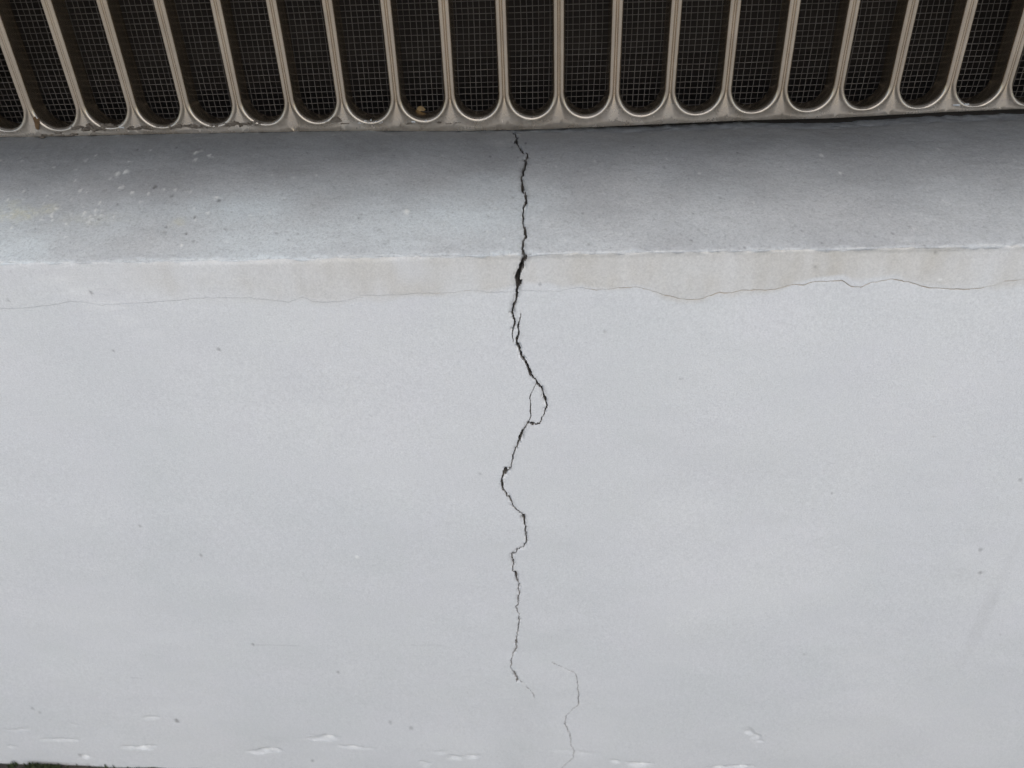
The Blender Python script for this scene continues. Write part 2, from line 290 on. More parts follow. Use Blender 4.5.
SPECKS = [[-234.5,17.1,1.06,1.14,-0.7],[-287.5,381.4,1.59,2.56,-0.55],[-256.7,178.9,0.97,1.27,-0.35],[-223.8,204.2,0.99,1.34,-0.4],[31.3,44.0,0.83,0.95,-0.3],[-174.9,-46.5,0.83,1.35,-0.6],[-214.7,-60.1,1.15,1.97,-0.6],[-230.0,-44.8,0.84,1.34,-0.4],[-184.0,-32.3,0.65,0.99,-0.7],[-185.2,-19.7,0.69,1.0,-0.6],[-241.2,-74.6,1.3,2.41,0.9],[-237.3,-76.6,1.48,2.78,0.9],[-255.7,-57.8,1.15,1.95,0.5],[-268.1,-80.2,0.9,1.73,0.5],[-203.7,-97.9,1.22,2.64,0.9],[-71.3,-32.9,1.58,2.44,0.6],[-185.4,-10.7,0.79,1.1,0.6],[-208.9,-24.2,1.08,1.58,0],[-175.5,51.9,0.98,1.12,-0.4],[-202.2,-51.1,1.12,1.86,-0.4],[-396.6,366.6,1.19,1.88,-0.3],[-392.9,371.5,1.2,1.9,-0.25],[-190.6,432.8,1.31,2.22,-0.4],[-121.4,381.6,1.39,2.27,-0.35],[-122.0,205.2,1.17,1.6,0.5],[-98.7,96.7,0.68,0.83,-0.25],[-196.7,-20.7,0.8,1.16,-0.3],[157.6,-59.3,0.83,1.51,0.7],[152.9,-78.0,1.07,2.17,0.5],[195.1,17.2,0.97,1.08,0.5],[-208.5,292.1,1.08,1.61,-0.5],[-152.4,322.4,1.1,1.7,-0.4],[-380.4,428.1,1.68,2.8,-0.3],[-51.7,245.7,0.8,1.15,0.3],[-39.2,138.3,0.89,1.14,-0.3],[-106.0,388.9,1.55,2.56,-0.3],[266.7,200.3,1.2,1.7,-0.35],[272.4,220.2,1.23,1.77,-0.35],[273.4,144.8,1.13,1.49,-0.3],[168.4,154.8,0.76,1.0,-0.35],[-233.8,51.7,0.66,0.75,-0.4],[-280.1,20.4,0.53,0.58,-0.4],[-2.2,16.6,0.76,0.83,-0.35],[133.4,9.2,0.73,0.8,-0.4],[-267.8,-34.4,0.67,1.01,0.33],[-241.0,-34.1,0.95,1.44,0.65],[-272.1,-46.7,0.76,1.22,0.39],[-262.4,-34.7,0.56,0.86,0.71],[-251.3,-55.8,0.92,1.54,0.35],[-281.2,-26.5,0.84,1.23,0.68],[-262.7,-41.9,0.79,1.24,0.59],[-290.5,-40.0,0.72,1.11,0.29],[-217.7,-45.9,0.75,1.21,0.4],[-240.2,-45.6,0.95,1.51,0.67],[-303.3,-40.8,0.79,1.23,0.47],[-254.2,-31.4,0.89,1.33,0.27],[-228.3,-33.8,0.59,0.9,0.52],[-298.2,-38.3,1.01,1.55,0.35],[-287.2,-36.1,0.8,1.22,0.39],[-296.6,-27.0,0.62,0.91,0.53],[-260.4,-41.5,0.48,0.76,0.36],[-273.4,-54.1,0.6,0.99,0.42],[-252.1,-28.7,0.46,0.69,0.6],[-216.1,-53.6,0.87,1.45,0.73],[-245.4,-37.4,0.98,1.51,0.64],[-319.7,-54.5,0.64,1.05,0.35],[-285.9,-37.7,0.66,1.02,0.73],[-272.6,-38.0,0.47,0.73,0.33],[-269.0,-49.0,0.62,1.01,0.3],[-239.4,-39.4,0.56,0.87,0.28],[-252.6,-36.5,0.82,1.26,0.32],[-235.4,-35.1,0.58,0.89,0.75],[-240.6,-29.7,0.86,1.29,0.45],[-236.5,-39.0,0.58,0.9,0.46],[-238.8,-35.7,0.58,0.89,0.69],[-257.8,-49.7,0.47,0.77,0.38],[-267.1,-32.2,0.57,0.86,0.68],[-263.6,-36.4,0.96,1.47,0.53],[-240.1,-38.8,0.95,1.47,0.58],[-265.3,-56.4,0.75,1.25,0.3],[-182.7,-29.6,0.61,0.92,0.58],[-202.0,-56.6,0.83,1.4,0.59],[-194.3,-94.0,1.07,2.26,0.73],[-201.0,-89.3,1.06,2.17,0.58],[-225.4,-54.5,0.88,1.47,0.71],[-201.3,-100.4,1.03,2.27,0.31],[-192.9,-54.7,0.95,1.59,0.35],[-186.5,-39.2,0.7,1.09,0.51],[-233.2,-60.7,0.96,1.65,0.55],[-208.5,-57.2,0.46,0.79,0.67],[-243.6,-69.4,0.93,1.68,0.41],[-192.3,-91.9,0.55,1.15,0.56],[-245.3,-35.7,0.87,1.33,0.28],[-263.4,-37.6,0.68,1.05,0.65],[-305.8,-92.3,0.8,1.65,0.42],[-232.9,-102.9,0.69,1.55,0.52],[-263.5,-97.3,0.65,1.39,0.67],[-176.8,-48.8,0.82,1.35,0.55],[-239.6,-32.1,0.61,0.92,0.68],[-266.9,-91.2,0.96,1.98,0.43],[-320.1,-93.5,1.0,2.07,0.34],[-240.0,-71.7,0.84,1.53,0.3],[-285.4,-50.6,0.65,1.05,0.4],[-177.9,-35.4,0.87,1.34,0.65],[-234.5,-60.3,0.79,1.36,0.72],[-294.2,-51.1,0.85,1.38,0.62],[-261.0,-31.7,0.67,1.0,0.55],[-282.5,-83.7,0.68,1.34,0.56],[-263.1,-68.6,0.95,1.71,0.39],[-288.7,-58.9,0.87,1.48,0.56],[-239.9,-88.5,0.53,1.07,0.74],[-237.2,-74.7,0.53,0.98,0.38],[-186.3,-39.0,0.52,0.82,0.37],[-130.4,-13.3,0.42,0.6,-0.44],[91.0,-39.8,0.7,1.15,-0.28],[-0.3,-83.5,0.43,0.89,-0.21],[-136.5,-94.7,0.44,0.95,-0.5],[-137.3,-18.0,0.62,0.9,-0.42],[72.3,-7.6,0.64,0.92,-0.42],[20.1,-29.4,0.62,0.96,-0.37],[-14.2,-84.5,0.73,1.5,-0.35],[-305.6,-97.0,0.82,1.74,-0.28],[-79.2,-33.5,0.69,1.07,-0.3],[-84.9,-57.8,0.4,0.69,-0.46],[-298.6,-16.8,0.44,0.62,-0.25],[179.9,-14.4,0.41,0.62,-0.37],[-28.4,-28.8,0.43,0.66,-0.45],[262.6,-21.1,0.64,0.99,-0.48],[-84.5,-19.9,0.67,0.98,-0.38],[-256.1,-44.8,0.76,1.2,-0.29],[68.1,-11.9,0.55,0.8,-0.21],[65.9,-69.2,0.7,1.33,-0.4],[-126.3,-17.3,0.59,0.86,-0.3],[170.8,-9.6,0.63,0.93,-0.46],[76.4,-27.3,0.56,0.88,-0.36],[270.5,-51.2,0.37,0.67,-0.41],[-16.2,-43.5,0.59,0.97,-0.27],[-218.0,-106.1,0.77,1.78,-0.47],[107.9,-83.3,0.75,1.57,-0.45],[-10.2,-104.8,0.75,1.79,-0.39],[63.0,-98.3,0.69,1.57,-0.21],[-29.9,-86.5,0.54,1.13,-0.47],[125.3,-16.5,0.44,0.66,-0.32],[51.7,-96.7,0.56,1.27,-0.49],[127.7,-12.9,0.44,0.65,-0.41],[149.6,-24.6,0.49,0.77,-0.25],[-302.0,-22.8,0.75,1.07,-0.28],[136.9,-51.0,0.58,1.02,-0.45],[-122.4,-40.3,0.48,0.76,-0.35],[-325.4,-85.5,0.55,1.09,-0.47],[-235.4,-31.7,0.42,0.63,-0.5],[-241.3,-104.4,0.53,1.2,-0.48],[80.4,-12.1,0.51,0.75,-0.23],[-113.3,-55.6,0.77,1.32,-0.25],[-164.9,-22.5,0.41,0.61,-0.49],[-138.5,-45.7,0.64,1.04,-0.47],[-267.6,-25.1,0.45,0.66,-0.42],[-301.0,-32.9,0.46,0.69,-0.26],[-318.2,-77.8,0.56,1.06,-0.49],[49.5,-58.5,0.74,1.33,-0.25],[-180.0,-14.0,0.72,1.02,-0.41],[279.4,-82.1,0.69,1.48,-0.41],[80.4,-15.7,0.38,0.56,-0.26],[-241.8,-58.0,0.62,1.06,-0.36],[-95.9,-28.7,0.68,1.03,-0.43],[-328.0,-100.2,0.54,1.17,-0.27],[30.6,-77.6,0.63,1.25,-0.3],[-95.4,-31.8,0.72,1.11,-0.26],[-101.3,-10.0,0.44,0.61,-0.21],[-197.4,-24.9,0.65,0.96,-0.48],[-17.9,-99.5,0.53,1.21,-0.42],[-85.4,-89.8,0.56,1.18,-0.34],[-103.9,-56.1,0.44,0.76,-0.21],[146.2,-22.5,0.49,0.75,0.18],[-139.4,-46.6,0.73,1.19,0.29],[256.3,-36.0,0.4,0.67,0.33],[43.8,-36.8,0.62,1.0,0.16],[-51.3,-22.8,0.41,0.61,0.16],[-220.0,-78.1,0.59,1.14,0.24],[68.5,-78.8,0.52,1.04,0.35],[10.5,-8.8,0.67,0.96,0.23],[-115.3,-47.7,0.59,0.97,0.26],[205.2,-69.6,0.53,1.05,0.19],[204.3,-31.9,0.68,1.1,0.19],[107.7,-34.9,0.37,0.6,0.4],[216.6,-82.4,0.72,1.52,0.39],[46.8,-41.6,0.46,0.75,0.17],[-28.7,-16.9,0.43,0.63,0.29],[-144.7,-34.8,0.74,1.14,0.42],[-147.3,-60.7,0.4,0.69,0.31],[182.2,-12.7,0.36,0.53,0.28],[-282.1,-65.1,0.79,1.38,0.24],[175.7,-4.8,0.6,0.87,0.21],[215.0,-6.1,0.66,0.95,0.15],[-341.9,-82.8,0.65,1.26,0.28],[-264.6,-43.1,0.66,1.04,0.34],[-8.7,-43.0,0.62,1.02,0.17],[-57.1,-89.0,0.45,0.94,0.38],[-125.9,-68.1,0.51,0.93,0.33],[-248.2,-42.5,0.42,0.66,0.44],[-219.8,-30.4,0.59,0.89,0.28],[-138.3,-66.5,0.7,1.26,0.31],[7.1,-72.6,0.63,1.2,0.2],[-25.2,-34.4,0.56,0.89,0.32],[28.4,-77.8,0.76,1.51,0.36],[110.9,-6.5,0.49,0.7,0.25],[-139.4,-71.2,0.52,0.97,0.24],[-195.7,-55.7,0.51,0.87,0.26],[84.2,-62.2,0.69,1.27,0.39],[-114.7,-21.8,0.43,0.64,0.18],[290.2,-84.5,0.36,0.8,0.41],[-321.7,-43.6,0.62,0.98,0.22],[-161.7,-12.6,0.51,0.72,0.22],[-49.0,-28.3,0.47,0.72,0.18],[165.8,-83.0,0.4,0.84,0.15],[270.6,-43.7,0.59,1.02,0.32],[263.8,-52.4,0.47,0.84,0.35],[-339.2,-74.2,0.75,1.36,0.32],[-20.2,-11.2,0.5,0.72,0.37],[-86.7,-96.9,0.57,1.26,0.21],[-325.9,-82.7,0.48,0.93,0.29],[120.3,-21.2,0.65,0.99,0.25],[80.8,-12.2,0.48,0.7,0.42],[-248.5,-18.6,0.71,1.01,0.44],[172.6,-23.4,0.49,0.76,0.37],[202.3,-33.6,0.56,0.91,0.43],[-151.5,-69.6,0.41,0.76,0.41],[60.2,-29.9,0.44,0.69,0.21],[-26.8,-16.0,0.48,0.7,0.28],[-62.1,-19.5,0.41,0.6,0.41],[-313.8,-39.3,0.7,1.08,0.29],[131.4,-63.9,0.42,0.78,0.26],[-154.8,-32.8,0.59,0.9,0.35],[340.7,291.3,0.77,1.2,-0.29],[301.5,277.2,0.59,0.91,-0.2],[176.4,298.8,0.84,1.31,-0.25],[88.7,96.8,0.59,0.73,-0.14],[73.1,73.6,0.38,0.45,-0.29],[216.2,113.6,0.4,0.51,-0.26],[135.4,-4.3,0.53,0.76,-0.45],[27.2,-5.7,0.36,0.51,-0.22],[-47.6,-2.6,0.51,0.7,-0.27],[150.1,-5.0,0.48,0.69,-0.25],[-306.2,-15.2,0.6,0.83,-0.27],[-299.3,-11.6,0.47,0.65,-0.37],[28.6,-1.0,0.57,0.66,-0.3],[61.0,-6.6,0.4,0.58,-0.23],[183.5,-1.1,0.5,0.62,-0.46],[-80.3,-9.2,0.42,0.59,-0.35],[-78.9,-10.8,0.57,0.81,-0.39],[189.3,3.1,0.51,0.55,-0.45],[98.3,-2.3,0.53,0.74,-0.48],[-244.1,-14.2,0.42,0.59,-0.34],[184.5,0.5,0.53,0.55,-0.31],[22.3,-6.2,0.5,0.71,-0.28]]
SCRATCHES = [[-209.25,292.08,-173.57,292.91,0.5,-0.35],[-98.06,291.32,-71.38,292.2,0.56,-0.2],[-308.6,328.44,-299.86,329.51,0.76,-0.25],[-314.3,95.2,-237.03,93.19,0.53,0.15]]
SMUDGES = [[285.3,254.2,6.4,50.0,-0.02,-0.1],[-22.3,395.3,21.5,53.8,0.0,-0.05],[-251.1,10.0,10.5,2.8,0.0,0.2],[-241.2,16.4,10.6,3.4,0.0,0.25],[-230.6,24.7,10.7,3.5,0.0,0.25],[-220.0,33.6,9.7,3.6,0.0,0.2],[-211.5,41.6,8.7,3.6,0.0,0.13],[256.4,202.0,8.5,6.9,0.0,0.18],[260.6,222.0,16.0,10.8,0.0,-0.06],[102.5,100.7,7.7,3.4,0.0,0.08],[-25.1,-105.8,8.2,8.2,0.0,0.25],[54.0,124.9,114.6,30.1,0.0,-0.02],[223.1,-33.3,29.3,15.2,0.0,0.0],[-181.4,-131.7,128.7,17.0,0.0,-0.12]]
PITS = [[-11.28,4.97,-12.08,7.1,1.19],[-13.02,8.7,-13.52,15.81,2.4],[-11.86,14.18,-12.58,16.37,1.51],[-23.56,135.04,-24.51,138.42,2.47],[-14.37,171.01,-14.01,174.28,1.84],[-14.57,110.38,-14.99,113.56,1.65],[-8.02,101.71,-6.97,102.41,1.35],[-8.36,66.7,-7.99,69.87,1.4],[-20.64,219.54,-20.28,225.01,1.55],[-22.2,286.62,-22.18,290.8,1.39],[-0.16,84.24,-0.02,87.56,1.1],[-23.14,329.0,-22.77,331.27,1.16],[-10.03,-1.42,-9.18,2.34,1.68],[-15.98,-111.04,-15.12,-103.85,1.65]]
LICHEN = [[-281.9,-38.7,13.5,6.0,0.5],[-269.3,-41.7,6.8,4.4,0.4],[-289.6,-45.9,5.7,4.5,0.35],[-192.0,-28.5,5.4,3.2,0.3],[-240.5,-31.5,22.0,4.9,0.12]]
BARS = [-445.4,-412.9,-380.3,-347.8,-315.3,-282.3,-250.2,-217.4,-185.0,-152.8,-121.0,-88.0,-55.4,-22.9,9.7,42.5,75.3,108.2,140.8,173.3,205.4,237.6,269.4,301.9,334.5,367.0,399.5]
RAILBOT = [[-389.8,33.22],[-319.4,32.05],[-249.3,31.91],[-124.2,31.11],[-56.6,29.25],[4.3,29.16],[121.0,31.47],[171.1,31.41],[228.9,33.16],[273.9,36.6],[324.8,37.3]]
JOINT = [[-389.9,1.54],[-319.5,0.25],[-249.4,0.12],[-124.3,-0.74],[-56.7,-2.72],[4.3,-4.18],[58.8,-5.0],[121.5,-4.14],[172.1,-5.65],[230.2,-3.26],[276.5,-3.23],[328.4,-3.92]]

# ------------------------------------------------------------------ wall profile (metres, y into the wall, z up)
SILL = 0.1235
def sill_z(q, a=0.42, b=0.09):
    return np.where(q < SILL, a * q + (b - a) * q * q / (2 * SILL), a * SILL + (b - a) * SILL / 2 + b * (q - SILL))
q = np.arange(0, SILL + 0.03, 0.0001)
zz = np.arange(-0.50, 0, 0.0001)
pp = np.concatenate([np.stack([np.zeros_like(zz), zz], 1), np.stack([q, sill_z(q)], 1)])
k = np.exp(-0.5 * (np.arange(-30, 31) / 3.5) ** 2); k /= k.sum()
pad = np.vstack([pp[:1] + np.arange(-30, 0)[:, None] * (pp[1] - pp[0]), pp, pp[-1:] + np.arange(1, 31)[:, None] * (pp[-1] - pp[-2])])
prof = np.stack([np.convolve(pad[:, i], k, 'valid') for i in (0, 1)], 1)
ps = np.concatenate([[0], np.cumsum(np.hypot(*np.diff(prof, axis=0).T))])
ps = -(ps - ps[len(zz)]) * 1000.0                       # s in mm, decreasing
tan_ = np.gradient(prof, axis=0)
tan_ /= np.linalg.norm(tan_, axis=1)[:, None]
nrm_ = np.stack([-tan_[:, 1], tan_[:, 0]], 1)           # outward: at the wall (-1, 0), at the sill (.., up)
order = np.argsort(ps)
PS, PY, PZ, NY, NZ = ps[order], prof[order, 0], prof[order, 1], nrm_[order, 0], nrm_[order, 1]

def build_wall():
    hx = np.array([p[0] for p in HAIR]); hs = np.array([p[1] for p in HAIR])
    # roughen the traced hairline so it wanders like a real crack
    fx = np.arange(hx[0], hx[-1], 0.7)
    rng = np.random.default_rng(5)
    fs = np.interp(fx, hx, hs) + 0.25 * vnoise(fx / 2.2, fx * 0, 41) + 0.15 * vnoise(fx / 0.9, fx * 0, 42)
    h0 = float(np.mean(hs))
    smin = PS[0] + 0.5
    off = np.array([0.09, 0.18, 0.28, 0.42, 0.65, 1.0, 1.5])
    rows = np.concatenate([np.arange(smin, -4, 1.0), np.arange(-4, 2.6, 0.3), np.arange(3, h0 - 1.6, 0.8),
                           h0 - off[::-1], [h0], h0 + off, np.arange(h0 + 2.0, 470, 0.58)])
    cols = np.concatenate([-np.geomspace(1500, 481, 22), np.arange(-480, -30.5, 1.1), np.arange(-30, 26, 0.2),
                           np.arange(26.5, 480, 1.1), np.geomspace(481, 1500, 22)])
    X, R = np.meshgrid(cols, rows)
    hshift = np.interp(cols, fx, fs)[None, :] - h0
    Sx = R + hshift * np.exp(-((R - h0) / 9.0) ** 2)
    nr, nc = X.shape
    groove = np.zeros_like(X); line_id = np.full(X.shape, -1, dtype=np.int8)

    def refine(pts, seed, step=0.85, jit=0.3):
        r = np.random.default_rng(seed)
        P = np.array(pts, float)
        L = np.concatenate([[0], np.cumsum(np.hypot(np.diff(P[:, 0]), np.diff(P[:, 1])))])
        t = np.arange(0, L[-1], step)
        Q = np.stack([np.interp(t, L, P[:, i]) for i in range(3)], 1)
        wander = np.interp(t, np.arange(0, L[-1] + 5, 2.2), r.uniform(-1, 1, len(np.arange(0, L[-1] + 5, 2.2)))) * 1.5 * jit
        Q[:, 0] += r.uniform(-jit, jit, len(t)) + wander; Q[:, 1] += r.uniform(-jit, jit, len(t))
        coarse = np.interp(t, np.arange(0, L[-1] + 5, 3.0), r.uniform(0.6, 1.3, len(np.arange(0, L[-1] + 5, 3.0))))
        Q[:, 2] *= r.uniform(0.75, 1.2, len(t)) * coarse
        return Q

    def carve(pts, lid, depth_gain, depth_max, wmin):
        for (x0, s0, w0), (x1, s1, w1) in zip(pts[:-1], pts[1:]):
            pad_ = max(w0, w1) + 0.5
            c0, c1 = np.searchsorted(cols, [min(x0, x1) - pad_, max(x0, x1) + pad_])
            r0, r1 = np.searchsorted(rows, [min(s0, s1) - pad_ - 5, max(s0, s1) + pad_ + 5])
            if c1 <= c0 or r1 <= r0: continue
            xs, ss = X[r0:r1, c0:c1], Sx[r0:r1, c0:c1]
            dx, ds = x1 - x0, s1 - s0
            t = np.clip(((xs - x0) * dx + (ss - s0) * ds) / (dx * dx + ds * ds + 1e-9), 0, 1)
            dist = np.hypot(xs - x0 - t * dx, ss - s0 - t * ds)
            wd = np.maximum(w0 + t * (w1 - w0), wmin)
            real = w0 + t * (w1 - w0)
            d = np.clip((wd / 2 - dist) / 0.12 + 0.5, 0, 1) * np.minimum(depth_max, depth_gain * real * np.clip(real / 0.65, 0.2, 1))
            g = groove[r0:r1, c0:c1]
            better = d > g
            g[better] = d[better]
            line_id[r0:r1, c0:c1][better] = lid

    carve(refine(MAIN_UPPER, 1) * np.array([1, 1, 0.78]), 0, 5.0, 9.0, 0.28)
    low = refine(MAIN_LOWER, 2)
    low[:, 2] *= np.interp(low[:, 1], [30, 150, 350], [0.95, 0.85, 0.62])
    carve(low, 0, 4.5, 9.0, 0.28)
    for x0, s0, x1, s1, wd in PITS:
        t = np.linspace(0, 1, 6)
        rp = np.random.default_rng(int(abs(x0 * 100)) + 3)
        carve(np.stack([x0 + (x1 - x0) * t + rp.uniform(-.25, .25, 6), s0 + (s1 - s0) * t, wd * (0.55 + 0.45 * np.sin(np.pi * t)) * rp.uniform(.8, 1.2, 6)], 1), 0, 4.0, 9.0, 0.3)
    main_groove = groove.copy()
    carve(refine(LOOP, 3, 0.7, 0.12), 1, 3.5, 4.0, 0.34)
    carve(refine(FAINT, 4, 1.3, 0.26), 2, 1.9, 3.0, 0.36)
    # hairline: lies exactly on grid row(s) near h0
    hw = np.interp(cols, hx, [p[2] for p in HAIR]) * np.interp(cols, [-300, -30, 40], [0.32, 0.55, 1.0]) * np.where(cols < -10, np.clip(0.7 + 1.2 * vnoise(cols / 9, cols * 0, 71), 0.1, 1.1), 1.0) * (1 + 0.35 * vnoise(cols / 5.0, cols * 0, 43))
    hd = np.clip((np.maximum(hw, 0.2)[None, :] / 2 - np.abs(R - h0)) / 0.1 + 0.6, 0, 1) * np.clip(hw * 1.7, 0, 0.8)[None, :]
    better = hd > groove
    groove[better] = hd[better]; line_id[better] = 3

    # relief (mm, + is outwards)
    H = np.zeros_like(X)
    wallm = np.clip((Sx + 0.5) / 3.0, 0, 1)
    sillm = 1 - wallm
    H += wallm * (0.9 * vnoise(X / 120, Sx / 90, 11) + 0.28 * vnoise(X / 45, Sx / 30, 12) + 0.10 * vnoise(X / 14, Sx / 10, 13))
    H += sillm * (0.35 * vnoise(X / 60, Sx / 40, 15) + 0.14 * vnoise(X / 11, Sx / 9, 16) + 0.13 * vnoise(X / 4.0, Sx / 3.6, 17) + 0.08 * vnoise(X / 2.3, Sx / 2.3, 35))
    # the last strip of sill before the grille sinks unevenly towards the joint
    jx = np.array(JOINT)
    sink = np.interp(cols, jx[:, 0], jx[:, 1])[None, :] + 0.25 * vnoise(cols / 6, cols * 0, 44)[None, :]
    H += np.clip((-Sx - 70) / 55, 0, 1) ** 1.5 * sink
    H += -np.clip((-Sx - 123) / 5, 0, 1) * (0.5 + 0.5 * vnoise(X / 4, Sx / 4, 45))
    # chipped front edge
    edge = np.exp(-((Sx + 0.5 + 0.8 * vnoise(X / 11, X * 0, 34)) / 1.5) ** 2)
    chip = np.clip(vnoise(X / 5, Sx / 6, 18) + 0.6 * vnoise(X / 1.9, Sx / 2, 19) - 0.35, 0, 1)
    H -= 1.7 * edge * chip
    H -= 0.35 * np.exp(-((Sx + 0.2) / 0.9) ** 2) * np.clip(0.5 + vnoise(X / 2.6, Sx / 1.3, 33), 0, 1)
    # plaster band very slightly proud of the wall below
    H += 0.18 * wallm * np.clip((h0 + 0.3 - R) / 0.6, 0, 1)
    # trowel dents near the foot of the wall: sharp upper edge, ramp below
    dent_light = np.zeros_like(X)  # whitens the lower faces of the dents where light would catch
    for xa, sa, xb, sb, hh, am in DENTS:
        L = math.hypot(xb - xa, sb - sa); ux, us = (xb - xa) / L, (sb - sa) / L
        c0, c1 = np.searchsorted(cols, [min(xa, xb) - 12, max(xa, xb) + 12])
        r0, r1 = np.searchsorted(rows, [min(sa, sb) - 14, max(sa, sb) + 16])
        xs, ss = X[r0:r1, c0:c1], Sx[r0:r1, c0:c1]
        a = ((xs - xa) * ux + (ss - sa) * us) / L
        b = (-(xs - xa) * us + (ss - sa) * ux) + 1.1 * vnoise(xs / 6, ss / 9, 46)
        a = a + 0.10 * vnoise(xs / 4, ss / 2.5, 48)
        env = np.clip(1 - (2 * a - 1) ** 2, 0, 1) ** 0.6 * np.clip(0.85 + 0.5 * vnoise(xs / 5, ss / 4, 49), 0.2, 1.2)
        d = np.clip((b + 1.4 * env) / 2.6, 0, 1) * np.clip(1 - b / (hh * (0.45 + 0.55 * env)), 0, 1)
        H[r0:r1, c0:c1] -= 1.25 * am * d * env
        dent_light[r0:r1, c0:c1] = np.maximum(dent_light[r0:r1, c0:c1], 0.75 * min(1, am) * env * np.clip(d * 1.5 - 0.4, 0, 1) * np.clip(0.35 + 0.8 * vnoise(xs / 5, ss / 1.6, 65) + 0.6 * vnoise(xs / 1.5, ss / 1.1, 66), 0, 1))

    # crumbled lips and dirt along the main crack
    lip = np.zeros_like(X); halo = np.zeros_like(X)
    ca, cb = np.searchsorted(cols, [-29, 25])
    solid = (main_groove[:, ca:cb] > 1.2).astype(float)
    acc = np.zeros_like(solid); acc2 = np.zeros_like(solid)
    for dc in range(-12, 13):
        for dr in (-2, -1, 0, 1, 2):
            sh = np.roll(np.roll(solid, dc, 1), dr, 0)
            acc = np.maximum(acc, sh * max(0, 1 - math.hypot(dc * 0.2, dr * 0.58) / 1.5))
            acc2 = np.maximum(acc2, sh * max(0, 1 - math.hypot(dc * 0.2, dr * 0.58) / 2.6))
    xs, ss = X[:, ca:cb], Sx[:, ca:cb]
    rag = np.clip(0.1 + 1.1 * vnoise(xs / 2.2, ss / 3.5, 61) + 0.5 * vnoise(xs / 0.8, ss / 1.1, 62), 0, 1)
    H[:, ca:cb] -= 1.3 * np.clip(acc * 1.6, 0, 1) * rag
    stain = acc2 * np.clip(0.15 + 0.9 * vnoise(xs / 4, ss / 9, 63) + 0.4 * vnoise(xs / 1.2, ss / 1.5, 64), 0, 1) * np.where(ss < 32, 0.5, 0.28)

    # stains and flecks with shapes of their own, plus light painted on the dents
    speck_and_light = np.zeros_like(X)
    speck_and_light[:, ca:cb] -= stain
    for x, s, rx, rs, v in SPECKS:
        rr = max(rx, 0.75); rv = max(rs, 0.7)
        c0, c1 = np.searchsorted(cols, [x - 2 * rr, x + 2 * rr + 0.1])
        r0, r1 = np.searchsorted(rows, [s - 2 * rv - 3, s + 2 * rv + 3])
        xs, ss = X[r0:r1, c0:c1], Sx[r0:r1, c0:c1]
        d = np.hypot((xs - x) / rr, (ss - s) / rv) + 0.3 * vnoise(xs / 1.1, ss / 1.1, 20)
        m = np.clip((1.25 - d) * 1.6, 0, 1) * v
        t = speck_and_light[r0:r1, c0:c1]
        np.copyto(t, m, where=np.abs(m) > np.abs(t))
        H[r0:r1, c0:c1] += np.where(m < 0, 0.6, 0.35) * m
    for x, s, rx, rs, sl_, v in SMUDGES:
        d = np.hypot((X - x - sl_ * (Sx - s)) / rx, (Sx - s) / rs) + 0.35 * vnoise(X / (rx * 0.6), Sx / (rs * 0.5), 36)
        speck_and_light += v * np.clip(1.3 - d, 0, 1) * (0.75 + 0.25 * vnoise(X / 3, Sx / 3, 37))
    for xa, sa, xb, sb, wd, v in SCRATCHES:
        c0, c1 = np.searchsorted(cols, [xa - 2, xb + 2])
        r0, r1 = np.searchsorted(rows, [min(sa, sb) - 4, max(sa, sb) + 4])
        xs, ss = X[r0:r1, c0:c1], Sx[r0:r1, c0:c1]
        t = np.clip((xs - xa) / (xb - xa), 0, 1)
        d = np.abs(ss - sa - t * (sb - sa) - 0.3 * vnoise(xs / 9, ss * 0, 47))
        m = np.clip(1.3 - d / (wd * 0.7), 0, 1) * v * np.clip(np.minimum(t, 1 - t) * 12, 0, 1) * (0.7 + 0.3 * vnoise(xs / 4, ss * 0, 21))
        tt = speck_and_light[r0:r1, c0:c1]
        np.copyto(tt, m, where=np.abs(m) > np.abs(tt))
    speck_and_light = np.where(dent_light > np.abs(speck_and_light), dent_light, speck_and_light)
    rim = np.exp(-((Sx + 0.7 + 0.5 * vnoise(X / 9, X * 0, 22)) / (0.55 + 0.35 * vnoise(X / 15, X * 0, 23))) ** 2)
    rim *= np.clip(0.2 + 1.1 * vnoise(X / 8, Sx / 3, 24) + 0.8 * vnoise(X / 2.4, Sx / 1.2, 25), 0, 1)
    np.copyto(speck_and_light, rim * 0.35, where=rim * 0.35 > np.abs(speck_and_light))
    cement = np.clip((-Sx + 0.9 + 0.9 * vnoise(X / 8, Sx / 4, 26) + 0.5 * vnoise(X / 2.5, Sx / 2, 27)) / 0.7, 0, 1)
    left = np.clip((X + 265) / 190, 0, 1)
    bare = np.clip((h0 + 1.8 - R + 2.0 * vnoise(X / 12, Sx / 6, 28) + 6 * np.clip(vnoise(X / 50, Sx / 50, 29), -1, .3)) / (3.0 + 12 * (1 - left)), 0, 1)
    bare *= 0.18 + 0.82 * left
    bare *= np.clip(0.75 + 0.5 * vnoise(X / 22, Sx / 30, 30) + 0.2 * vnoise(X / 6, Sx / 9, 39), 0, 1)
    back_tone = np.clip((-Sx - 45 + 22 * vnoise(X / 35, Sx / 25, 31)) / 75, 0, 1) * 0.4  # darker towards the back of the sill
    front_tint = np.clip((70 + Sx + 18 * vnoise(X / 30, Sx / 20, 32)) / 45, 0, 1) * np.clip((110 - X) / 160, 0.3, 1)  # paler, bluer towards the front edge, stronger on the left

    py = np.interp(Sx, PS, PY); pz = np.interp(Sx, PS, PZ)
    ny = np.interp(Sx, PS, NY); nz = np.interp(Sx, PS, NZ)
    hh = (H - groove) * 0.001
    co = np.stack([X * 0.001, py + ny * hh, pz + nz * hh], -1).reshape(-1, 3)
    idx = np.arange(nr * nc).reshape(nr, nc)
